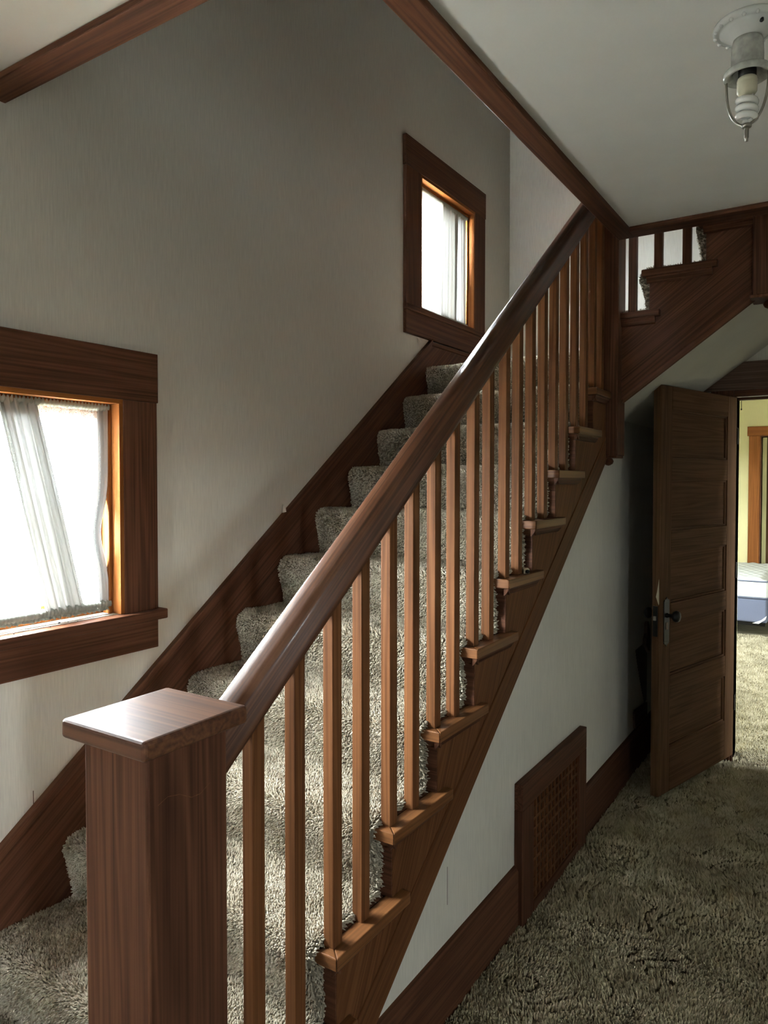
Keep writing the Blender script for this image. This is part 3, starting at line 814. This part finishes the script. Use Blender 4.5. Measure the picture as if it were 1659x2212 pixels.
# upper flight: the open edge faces the hall (-y)
for n in (13, 14, 15, 16):
    pf = step_profile(rx(n), X2(n), rx(n + 1), nz(n - 1), nz(n))
    to3u = lambda a, x, z: (a, -x, z)
    carpet_step(n, -(YE - 0.02), -3.462, to3u, pf, 'step_backing', 0.0085, (0, -1, 0), (rx(n), rx(n + 1), nz(n - 1), nz(n)))
tufts('pile', np.concatenate(pile_P), np.concatenate(pile_N), np.concatenate(pile_T), np.concatenate(pile_B), np.concatenate(pile_s), np.concatenate(pile_h),
      M_TUFT, sc, np.concatenate(pile_u), np.concatenate(pile_v), 3, lean_amt=0.32, grooves=0.5)

# hall carpet pile
fp, fs = [], []
def floor_patch(x0, x1, y0, y1, sp):
    nx, ny_ = int((x1 - x0) / sp), int((y1 - y0) / sp)
    X, Y = np.meshgrid(x0 + (np.arange(nx) + .5) * sp, y0 + (np.arange(ny_) + .5) * sp, indexing='ij')
    X = (X + RNG.uniform(-.5, .5, X.shape) * sp).ravel(); Y = (Y + RNG.uniform(-.5, .5, Y.shape) * sp).ravel()
    fp.append(np.stack([X, Y, np.zeros_like(X)], 1)); fs.append(np.full(len(X), sp))
floor_patch(-0.982, 0.70, 1.30, 2.6, 0.0062)
floor_patch(-0.982, 0.85, 2.6, 4.5, 0.0082)
floor_patch(-0.556, 0.258, 4.5, 4.7, 0.007)
floor_patch(-1.3, 0.3, 4.7, 6.2, 0.0095)
floor_patch(-1.5, 0.3, 6.2, 8.3, 0.013)
floor_patch(0.70, 1.6, 1.0, 4.45, 0.013)
floor_patch(-0.88, 0.70, 0.3, 1.30, 0.011)
floor_patch(XL + 0.02, -1.1, -0.1, 0.82, 0.0055)
fp = np.concatenate(fp); fs = np.concatenate(fs)
fp[:, 2] = 0.004 + (fbm(fp[:, 0] * 6, fp[:, 1] * 6, 31) - 0.5) * 0.012
z1 = np.zeros(len(fp)); o1 = np.ones(len(fp))
tufts('carpet_pile', fp, np.stack([z1, z1, o1], 1), np.stack([o1, z1, z1], 1), np.stack([z1, o1, z1], 1), fs, np.full(len(fp), 0.0135), M_TUFTF, floor,
      fp[:, 0], fp[:, 1], 12, lean_amt=0.8)

# ------------------------------------------------------------------ return air grille
XG = XW + 0.032
gr = empty('air_return_grille', (XG, 2.77, 0)); tag(gr, 'dark wooden lattice air return grille set into the baseboard', 'grille')
gi0, gi1, gz0, gz1 = 2.512, 3.034, 0.045, 0.425
mk('frame_top', box(XW, XG, GY0, GY1, gz1, 0.520), M_WOOD, gr, grain=(0, 1, 0), bevel=0.003)
mk('frame_side', box(XW, XG, GY0, gi0, 0.0, gz1), M_WOOD, gr, bevel=0.003)
mk('frame_side', box(XW, XG, gi1, GY1, 0.0, gz1), M_WOOD, gr, bevel=0.003)
mk('frame_bottom', box(XW, XG, gi0, gi1, 0.0, gz0), M_WOOD, gr, grain=(0, 1, 0), bevel=0.003)
mk('shade_panel', box(XW - 0.03, XW + 0.0005, gi0, gi1, gz0, gz1), M_DARK, gr)  # near-black sheet painted in place of the shade behind the lattice
NV, NH = 13, 10
for k in range(NV + 1):
    yv = gi0 + (gi1 - gi0) * k / NV
    mk('slat', box(XG - 0.014, XG - 0.006, yv - 0.006, yv + 0.006, gz0, gz1), M_STR, gr)
for k in range(NH + 1):
    zv = gz0 + (gz1 - gz0) * k / NH
    mk('slat', box(XG - 0.0145, XG - 0.0065, gi0, gi1, zv - 0.006, zv + 0.006), M_STR, gr, grain=(0, 1, 0))
mk('wallpaper_flap', ([(XW + 0.001, 2.66, 0.520), (XW + 0.001, 2.672, 0.520), (XW + 0.012, 2.655, 0.548)], [(0, 1, 2)]), M_PAPER, bpy.data.objects['wall_under_stair'])

# ------------------------------------------------------------------ five panel door, standing open
A = Vector((-0.786, 3.682)); Bp = Vector((-0.555, 4.498)); dd = (Bp - A).normalized(); nn2 = Vector((-dd.y, dd.x)); DL = (Bp - A).length; DT = 0.040
d1 = empty('door_1', (A.x, A.y, 0)); tag(d1, 'dark five panel wooden door standing open against the stair wall', 'door', kind='structure')
def dbox(u0, u1, w0, w1, z0, z1):
    V = []
    for z in (z0, z1):
        for u, w_ in ((u0, w0), (u1, w0), (u1, w1), (u0, w1)):
            p = A + dd * u + nn2 * w_
            V.append((p.x, p.y, z))
    return V, BOXF
gd = (dd.x, dd.y, 0)
DB, DTOP, SW = 0.045, 2.062, 0.112
mk('stile', dbox(0, SW, 0, DT, DB, DTOP), M_DOOR, d1, bevel=0.003)
mk('stile', dbox(DL - SW, DL, 0, DT, DB, DTOP), M_DOOR, d1, bevel=0.003)
pz = [(1.713, 1.948), (1.350, 1.597), (0.990, 1.242), (0.627, 0.882), (0.264, 0.513)]
edges = [DTOP] + [v for a, b in pz for v in (b, a)] + [DB]
for k in range(0, len(edges), 2):
    mk('rail', dbox(SW, DL - SW, 0, DT, edges[k + 1], edges[k]), M_DOOR, d1, grain=gd, bevel=0.003)
for a, b in pz:
    mk('panel', dbox(SW - 0.008, DL - SW + 0.008, 0.017, DT - 0.012, a - 0.008, b + 0.008), M_DOOR, d1, grain=gd)
    for (u0, u1, z0, z1) in ((SW, DL - SW, b - 0.009, b), (SW, DL - SW, a, a + 0.009), (SW, SW + 0.009, a + 0.009, b - 0.009), (DL - SW - 0.009, DL - SW, a + 0.009, b - 0.009)):
        mk('panel_moulding', dbox(u0, u1, 0.008, 0.018, z0, z1), M_DOOR, d1, grain=gd if u1 - u0 > 0.1 else (0, 0, 1))
pl = mk('lock_plate', dbox(0.040, 0.092, -0.004, 0.001, 0.805, 1.000), M_IRON, d1, bevel=0.002)
V = []
for w_ in (-0.004, 0.001):
    for u, z in ((0.040, 1.0), (0.046, 1.012), (0.058, 1.014), (0.066, 1.024), (0.074, 1.014), (0.086, 1.012), (0.092, 1.0)):
        p = A + dd * u + nn2 * w_; V.append((p.x, p.y, z))
mk('plate_crest', (V, [tuple(range(7)), tuple(range(13, 6, -1))] + [(i, (i + 1) % 7, 7 + (i + 1) % 7, 7 + i) for i in range(7)]), M_IRON, pl)
mk('plate_crest', ([(x, y, 1.805 - z) for x, y, z in V], [tuple(range(7)), tuple(range(13, 6, -1))] + [(i, (i + 1) % 7, 7 + (i + 1) % 7, 7 + i) for i in range(7)]), M_IRON, pl)
mk('keyhole_cover', dbox(0.056, 0.078, -0.006, -0.003, 0.865, 0.900), M_SAW, pl)
def knob(sign, w0, parent):
    c = A + dd * 0.066 + nn2 * w0
    o_ = -nn2 * sign
    prof = [(0.012, 0.0), (0.012, 0.006), (0.0085, 0.008), (0.0085, 0.028), (0.016, 0.032), (0.0255, 0.040), (0.0285, 0.050), (0.025, 0.060), (0.014, 0.066), (0.002, 0.068)]
    V, Fc = [], []; seg = 24
    for r, t in prof:
        for i in range(seg):
            a = 2 * math.pi * i / seg
            p = c + o_ * t + dd * (r * math.cos(a)); V.append((p.x, p.y, 0.935 + r * math.sin(a)))
    for k in range(len(prof) - 1):
        for i in range(seg): Fc.append((k * seg + i, k * seg + (i + 1) % seg, (k + 1) * seg + (i + 1) % seg, (k + 1) * seg + i))
    Fc.append(tuple((len(prof) - 1) * seg + i for i in range(seg)))
    mk('knob', (V, Fc), M_IRON, parent, smooth=True)
knob(1, -0.004, d1); knob(-1, DT + 0.004, d1)
mk('latch_plate', dbox(-0.003, 0.001, 0.008, 0.032, 0.835, 0.985), M_IRON, d1)
mk('latch_bolt', dbox(-0.012, 0.0, 0.014, 0.026, 0.915, 0.935), M_STEEL, d1)
mk('splintered_edge', ([tuple((A + dd * u + nn2 * w_).to_3d() + Vector((0, 0, z))) for u, w_, z in ((-0.0008, 0.004, 0.99), (-0.0008, 0.018, 1.03), (-0.0008, 0.012, 1.06), (-0.0008, 0.003, 1.12), (-0.0008, 0.0015, 1.0))], [(0, 1, 2, 3, 4)]), M_BEIGE, d1)
for z in (0.30, 1.05, 1.80):
    mk('hinge', dbox(DL - 0.002, DL + 0.008, -0.006, 0.010, z, z + 0.09), M_IRON, d1)

# ------------------------------------------------------------------ things behind the door
sw = empty('hand_saw', (XW, 4.25, 0.45)); tag(sw, 'brown saw blade with a toothed edge hanging on the wall behind the open door', 'saw')
p0, p1 = Vector((4.088, 0.662)), Vector((4.300, 0.318))
teeth = []
for k in range(37):
    q = p0.lerp(p1, k / 36) + Vector((-0.030 * math.sin(math.pi * k / 36) * 0.4, 0))
    off = -0.004 if k % 2 else 0.004
    teeth.append((q.x + off, q.y + off * 0.5))
mk('blade', prism(teeth + [(4.345, 0.325), (4.345, 0.60), (4.27, 0.668)], 'x', XW + 0.003, XW + 0.006), M_SAW, sw)
hp = [(4.25, 0.665), (4.34, 0.60), (4.36, 0.66), (4.345, 0.735), (4.315, 0.79), (4.285, 0.78), (4.292, 0.72), (4.262, 0.70)]
mk('handle', prism(hp, 'x', XW + 0.001, XW + 0.022), M_ROUGHW, sw, bevel=0.003)
bd = mk('wooden_board', prism([(4.062, 0.236), (4.050, 0.300), (4.058, 0.328), (4.075, 0.338), (4.335, 0.315), (4.335, 0.236)], 'x', XW + 0.0005, XW + 0.014), M_ROUGHW, grain=(0, 1, 0), bevel=0.004)
tag(bd, 'small brown board with a rounded corner resting on the baseboard behind the door', 'board')

# small catch lying on the seventh tread end
cb = empty('cupboard_catch', (-0.962, 2.36, nz(7))); tag(cb, 'small beige catch with a dark roller lying on a tread end beside a baluster', 'catch')
c7 = Vector((-0.962, 2.405, nz(7)))
def rbox(c, a, sx, sy, z0, z1):
    V = []
    for z in (z0, z1):
        for px, py in ((-sx, -sy), (sx, -sy), (sx, sy), (-sx, sy)):
            V.append((c.x + px * math.cos(a) - py * math.sin(a), c.y + px * math.sin(a) + py * math.cos(a), c.z + z))
    return V, BOXF
mk('body', rbox(c7, 0.5, 0.010, 0.020, 0.0, 0.016), M_BEIGE, cb, bevel=0.002)
mk('roller', lathe([(0.0055, -0.006), (0.0065, -0.004), (0.0065, 0.004), (0.0055, 0.006)], (c7.x + 0.013, c7.y - 0.018, c7.z + 0.008), 16, 'y'), M_IRON, cb, smooth=True)

# ------------------------------------------------------------------ ceiling light
LX, LY = -0.216, 1.848
cl = empty('ceiling_light', (LX, LY, ZC)); tag(cl, 'bare ceiling fixture with white glass canopy, spiral bulb and wire harp', 'ceiling light')
R_ = []
seg = 48
prof = [(0.071, 0.0), (0.073, -0.006), (0.071, -0.012), (0.064, -0.015), (0.060, -0.013), (0.056, -0.016), (0.048, -0.024), (0.040, -0.030), (0.034, -0.034), (0.030, -0.036)]
V, Fc = lathe(prof, (LX, LY, ZC), seg)
mk('canopy', (V, Fc), M_GLASSW, cl, smooth=True)
for a in (2.3, 5.4):
    mk('canopy_screw', lathe([(0.0045, 0.0), (0.0045, -0.006), (0.002, -0.008)], (LX + 0.050 * math.cos(a), LY + 0.050 * math.sin(a), ZC - 0.018), 12), M_IRON, cl, smooth=True)
for i in range(16):
    a = 2 * math.pi * i / 16
    mk('canopy_bead', lathe([(0.001, -0.018), (0.0035, -0.0165), (0.0045, -0.0135), (0.0035, -0.010)], (LX + 0.068 * math.cos(a), LY + 0.068 * math.sin(a), ZC), 8), M_GLASSW, cl, smooth=True)
mk('socket_cup', lathe([(0.030, -0.034), (0.033, -0.045), (0.034, -0.075), (0.034, -0.095), (0.038, -0.100), (0.047, -0.104), (0.050, -0.110), (0.049, -0.118), (0.046, -0.120), (0.030, -0.112), (0.028, -0.09), (0.02, -0.088)], (LX, LY, ZC), 40), M_GLASSC, cl, smooth=True)
mk('socket', lathe([(0.016, -0.085), (0.019, -0.09), (0.019, -0.120), (0.016, -0.122)], (LX, LY, ZC), 24), M_IRON, cl, smooth=True)
bu = mk('bulb_base', lathe([(0.014, -0.116), (0.020, -0.122), (0.0215, -0.128), (0.0205, -0.131), (0.0215, -0.134), (0.021, -0.152), (0.017, -0.158), (0.008, -0.160)], (LX, LY, ZC), 28), M_BULBB, cl, smooth=True)
pts = []
for k in range(90):
    t = k / 89
    a = t * 2 * math.pi * 3.4
    r = 0.0175 * (1 if t > 0.10 else 0.35 + 0.65 * t / 0.10) * (1 if t < 0.9 else 1 - 0.75 * (t - 0.9) / 0.1)
    pts.append((LX + r * math.cos(a), LY + r * math.sin(a), ZC - 0.160 - 0.058 * t))
mk('bulb_spiral', tube(pts, 0.0072, 12), M_BULB, bu, smooth=True)
pts = []
for k in range(41):
    a = math.pi * k / 40
    s = math.sin(a) ** 0.75
    pts.append((LX + 0.044 * math.cos(a) * (1.0 - 0.0 * s) * (1 if abs(math.cos(a)) > .0 else 1), LY - 0.005 * math.cos(a), ZC - 0.108 - 0.118 * s))
hpn = mk('harp', tube(pts, 0.0030, 10), M_STEEL, cl, smooth=True)
mk('harp_seat', lathe([(0.004, 0.006), (0.010, 0.004), (0.011, 0.0), (0.010, -0.003), (0.004, -0.005)], (LX, LY, ZC - 0.228), 18), M_STEEL, hpn, smooth=True)
pr = []
for k in range(14):
    pr.append((0.0052 if k % 2 else 0.0042, -0.232 - 0.0016 * k))
mk('threaded_stem', lathe(pr + [(0.0035, -0.256), (0.0035, -0.262), (0.001, -0.263)], (LX, LY, ZC), 14), M_STEEL, hpn, smooth=True)

# ------------------------------------------------------------------ curtains
def curtain(name, W, xc, rods, panels, label):
    y0, y1, z0, z1 = W
    t = empty(name, (xc, (y0 + y1) / 2, z0)); tag(t, label, 'curtain', group='sheer gathered window curtains')
    for zr in rods:
        mk('rod', tube([(xc, y0 + 0.012, zr), (xc, y1 - 0.012, zr)], 0.0042, 10), M_IRON, t, smooth=True)
    for nm, mat, fa, fb, freq, amp, seed, thick in panels:
        # fa(v), fb(v): edges of the cloth at height fraction v
        rd = random.Random(seed); ph = [rd.uniform(0, 6.28) for _ in range(4)]
        def fn(u, v, fa=fa, fb=fb, freq=freq, amp=amp, ph=ph):
            ya, yb = fa(v), fb(v)
            y = ya + (yb - ya) * u
            k = u * freq * 2 * math.pi
            g = math.sin(k + ph[0] + 0.8 * math.sin(v * 3 + ph[1])) + 0.45 * math.sin(k * 2.3 + ph[2] + 1.3 * v)
            return (xc + thick + amp * g, y + amp * 0.35 * math.sin(k * 1.7 + ph[3]), rods[1] + (rods[0] - rods[1]) * v)
        mk(nm, gridsurf(fn, int(max(60, freq * 10)), 30), mat, t, smooth=True)
    # gathered headings: a puffed sleeve round each rod and a ragged ruffle beyond it
    for zr, s in ((rods[0], 1), (rods[1], -1)):
        rings = []; n = 220
        for i in range(n + 1):
            y = y0 + 0.02 + (y1 - y0 - 0.04) * i / n
            r = 0.0115 + 0.0022 * math.sin(i * 1.9) + 0.0016 * random.random()
            rings.append([(xc + r * math.cos(a), y, zr + r * math.sin(a)) for a in [2 * math.pi * k / 10 for k in range(10)]])
        hd = mk('heading', sweep(rings), M_HEAD, t, smooth=True)
        V, Fc = [], []
        for i in range(n + 1):
            y = y0 + 0.02 + (y1 - y0 - 0.04) * i / n
            V += [(xc + 0.004 * math.sin(i * 1.9), y, zr + 0.008 * s), (xc + 0.003 + 0.005 * math.sin(i * 1.3), y, zr + (0.017 + 0.007 * random.random()) * s)]
        for i in range(n):
            a = i * 2; Fc.append((a, a + 1, a + 3, a + 2))
        mk('ruffle', (V, Fc), M_HEAD, hd, smooth=True)
    return t
curtain('curtain', W1, XL - 0.030, (1.826, 1.214), [
    ('sheer_panel', M_SHEER, lambda v: 0.69, lambda v: 1.215 + (1.12 - 1.215) * v, 16, 0.004, 1, 0.0),
    ('gathered_fold', M_FOLD, lambda v: 1.225 + (1.085 - 1.225) * v, lambda v: 1.352 + (1.205 - 1.352) * v, 5, 0.007, 2, 0.006),
    ('sheer_panel', M_SHEER, lambda v: 1.300 + (1.18 - 1.300) * v, lambda v: 1.445 - 0.030 * math.exp(-((v - 0.36) / 0.16) ** 2), 7, 0.004, 3, -0.004),
    ('edge_hem', M_HEM, lambda v: 1.400 - 0.020 * math.exp(-((v - 0.36) / 0.16) ** 2), lambda v: 1.446 - 0.031 * math.exp(-((v - 0.36) / 0.16) ** 2), 1.5, 0.004, 4, 0.003)],
    'off white sheer curtain with a slanting gathered fold in the low window')
curtain('curtain', W2, XL - 0.030, (3.150, 2.515), [
    ('sheer_panel', M_SHEER, lambda v: 3.335, lambda v: 3.62, 7, 0.004, 5, 0.0),
    ('gathered_fold', M_FOLD, lambda v: 3.60 + 0.02 * v, lambda v: 3.80 + 0.02 * v, 6, 0.006, 6, 0.004),
    ('edge_panel', M_HEM, lambda v: 3.78, lambda v: 3.925 - 0.01 * v, 4, 0.005, 7, 0.0)],
    'straight hanging sheer curtain in the small high window above the landing')

V, Fc = [], []
for y, x, r in ((1.258, -1.942, 0.004), (1.284, -1.938, 0.0022), (1.217, -1.921, 0.002), (1.178, -1.955, 0.0022), (1.159, -1.950, 0.0018), (1.220, -1.951, 0.002), (1.106, -1.915, 0.002), (1.31, -1.93, 0.0015)):
    v, f = lathe([(0.2 * r, 0), (r, 0.4 * r), (0.8 * r, 1.2 * r), (0.1 * r, 1.6 * r)], (x, y, W1[2] - 0.002), 8)
    k = len(V); V += v; Fc += [tuple(i + k for i in q) for q in f]
tag(mk('sill_debris', (V, Fc), M_IRON), 'dark dead insect specks scattered on the low window sill', 'debris', kind='stuff')

# ------------------------------------------------------------------ bedroom beyond the door
bed = empty('bed', (-1.7, 9.1, 0)); tag(bed, 'bare white quilted mattress on a blue grey box spring in the far bedroom', 'bed')
bx0, bx1, by0, by1 = -2.75, -0.715, 8.30, YB - 0.03
def quilt(u, v):
    x = bx0 + 0.02 + (bx1 - bx0 - 0.04) * u; y = by0 + 0.02 + (by1 - by0 - 0.04) * v
    g = abs(math.sin(x * 26 + y * 14)) * abs(math.sin(x * 14 - y * 22))
    e = min(u, 1 - u, v, 1 - v); e = min(1, e / 0.03)
    return (x, y, 0.565 + 0.022 * e + 0.012 * g * e)
mt = mk('mattress', box(bx0, bx1, by0, by1, 0.385, 0.572), M_MATTR, bed, bevel=0.035, seg=4)
mk('quilted_top', gridsurf(quilt, 90, 70), M_MATTR, mt, smooth=True)
for z in (0.562, 0.392):
    mk('piping', tube([(bx0 + 0.03, by0 - 0.001, z), (bx1 - 0.03, by0 - 0.001, z), (bx1 - 0.006, by0 + 0.012, z), (bx1 + 0.001, by0 + 0.05, z), (bx1 + 0.001, by1, z)], 0.007, 8), M_BOXSP, mt, smooth=True)
bs = mk('box_spring', box(bx0 + 0.01, bx1 - 0.01, by0 + 0.01, by1, 0.135, 0.383), M_BOXSP, bed, bevel=0.02, seg=3)
mk('corner_guard', prism([(-0.86, 0.128), (-0.80, 0.128), (-0.74, 0.175), (-0.727, 0.215), (-0.78, 0.165)], 'y', by0 + 0.004, by0 + 0.012), M_WHITEP, bs)
fr = mk('bed_frame', join(box(bx0 + 0.03, bx1 - 0.03, by0 + 0.03, by0 + 0.06, 0.10, 0.134), box(bx0 + 0.03, bx1 - 0.03, by1 - 0.08, by1 - 0.05, 0.10, 0.134),
                          box(-1.06, -1.03, by0 + 0.03, by1 - 0.05, 0.10, 0.134)), M_IRON, bed)
for x, y in ((-1.03, by0 + 0.05), (bx0 + 0.1, by0 + 0.05), (bx0 + 0.1, by1 - 0.1), (-1.03, by1 - 0.1)):
    lg = mk('leg', box(x - 0.015, x + 0.015, y - 0.015, y + 0.015, 0.045, 0.102), M_IRON, bed)
    mk('foot_cap', lathe([(0.022, 0.0), (0.024, 0.01), (0.022, 0.04), (0.014, 0.046)], (x, y, 0.0), 16), M_WHITEP, lg, smooth=True)

fan = empty('ceiling_fan', (-0.95, 7.0, ZC)); tag(fan, 'pale ceiling fan light with a dark pull chain at the top of the bedroom doorway', 'ceiling fan')
mk('canopy', lathe([(0.065, 0), (0.06, -0.04), (0.02, -0.06), (0.012, -0.062), (0.012, -0.12), (0.02, -0.122)], (-0.95, 7.0, ZC), 24), M_WHITEP, fan, smooth=True)
mk('motor', lathe([(0.03, -0.115), (0.11, -0.125), (0.125, -0.155), (0.11, -0.20), (0.05, -0.215)], (-0.95, 7.0, ZC), 28), M_WHITEP, fan, smooth=True)
mk('shade', lathe([(0.05, -0.212), (0.095, -0.225), (0.112, -0.26), (0.095, -0.30), (0.055, -0.322), (0.004, -0.332)], (-0.95, 7.0, ZC), 28), M_GLASSW, fan, smooth=True)
for k in range(5):
    a = 2 * math.pi * k / 5 + 0.35
    ca, sa = math.cos(a), math.sin(a)
    P4 = [(0.13, -0.02), (0.20, -0.055), (0.56, -0.07), (0.60, -0.03), (0.60, 0.03), (0.56, 0.07), (0.20, 0.055), (0.13, 0.02)]
    mk('blade', ([(-0.95 + r * ca - s * sa, 7.0 + r * sa + s * ca, ZC - 0.17 + 0.25 * s + dz) for dz in (0, 0.008) for r, s in P4],
                 [tuple(range(8)), tuple(range(15, 7, -1))] + [(i, (i + 1) % 8, 8 + (i + 1) % 8, 8 + i) for i in range(8)]), M_WHITEP, fan)
mk('pull_chain', tube([(-0.832, 6.99, ZC - 0.205), (-0.830, 6.99, ZC - 0.41)], 0.0022, 8), M_IRON, fan, smooth=True)
mk('chain_knob', lathe([(0.001, 0.006), (0.006, 0.003), (0.006, -0.006), (0.001, -0.010)], (-0.830, 6.99, ZC - 0.415), 12), M_IRON, fan, smooth=True)

# orange cased opening in the bedroom wall
tr6 = empty('trim_6', (-0.55, YB, 0)); tag(tr6, 'orange varnished casing around the closet opening behind the bed', 'trim', kind='structure')
mk('head_casing', box(-1.108, 0.02, YB - 0.026, YB, 2.140, 2.254), M_ORANGE, tr6, grain=(1, 0, 0), bevel=0.003)
mk('side_casing', box(-1.090, -0.965, YB - 0.02, YB, 0, 2.140), M_ORANGE, tr6, bevel=0.003)
mk('side_casing', box(-0.135, -0.01, YB - 0.02, YB, 0, 2.140), M_ORANGE, tr6, bevel=0.003)
mk('side_jamb', box(-0.965, -0.950, YB - 0.01, YB + 0.12, 0, 2.125), M_WOOD, tr6)
mk('head_jamb', box(-0.965, -0.135, YB - 0.01, YB + 0.12, 2.125, 2.140), M_WOOD, tr6, grain=(1, 0, 0))
d2 = empty('door_2', (-0.55, YB + 0.09, 0)); tag(d2, 'dark closet door leaf standing in the orange frame', 'door', kind='structure')
mk('panel', box(-0.93, -0.16, YB + 0.085, YB + 0.11, 0.01, 2.12), M_DOOR, d2)
mk('stile', box(-0.945, -0.90, YB + 0.062, YB + 0.086, 0.01, 2.12), M_YELLOW, d2)
mk('stile', box(-0.24, -0.16, YB + 0.062, YB + 0.086, 0.01, 2.12), M_DOOR, d2)
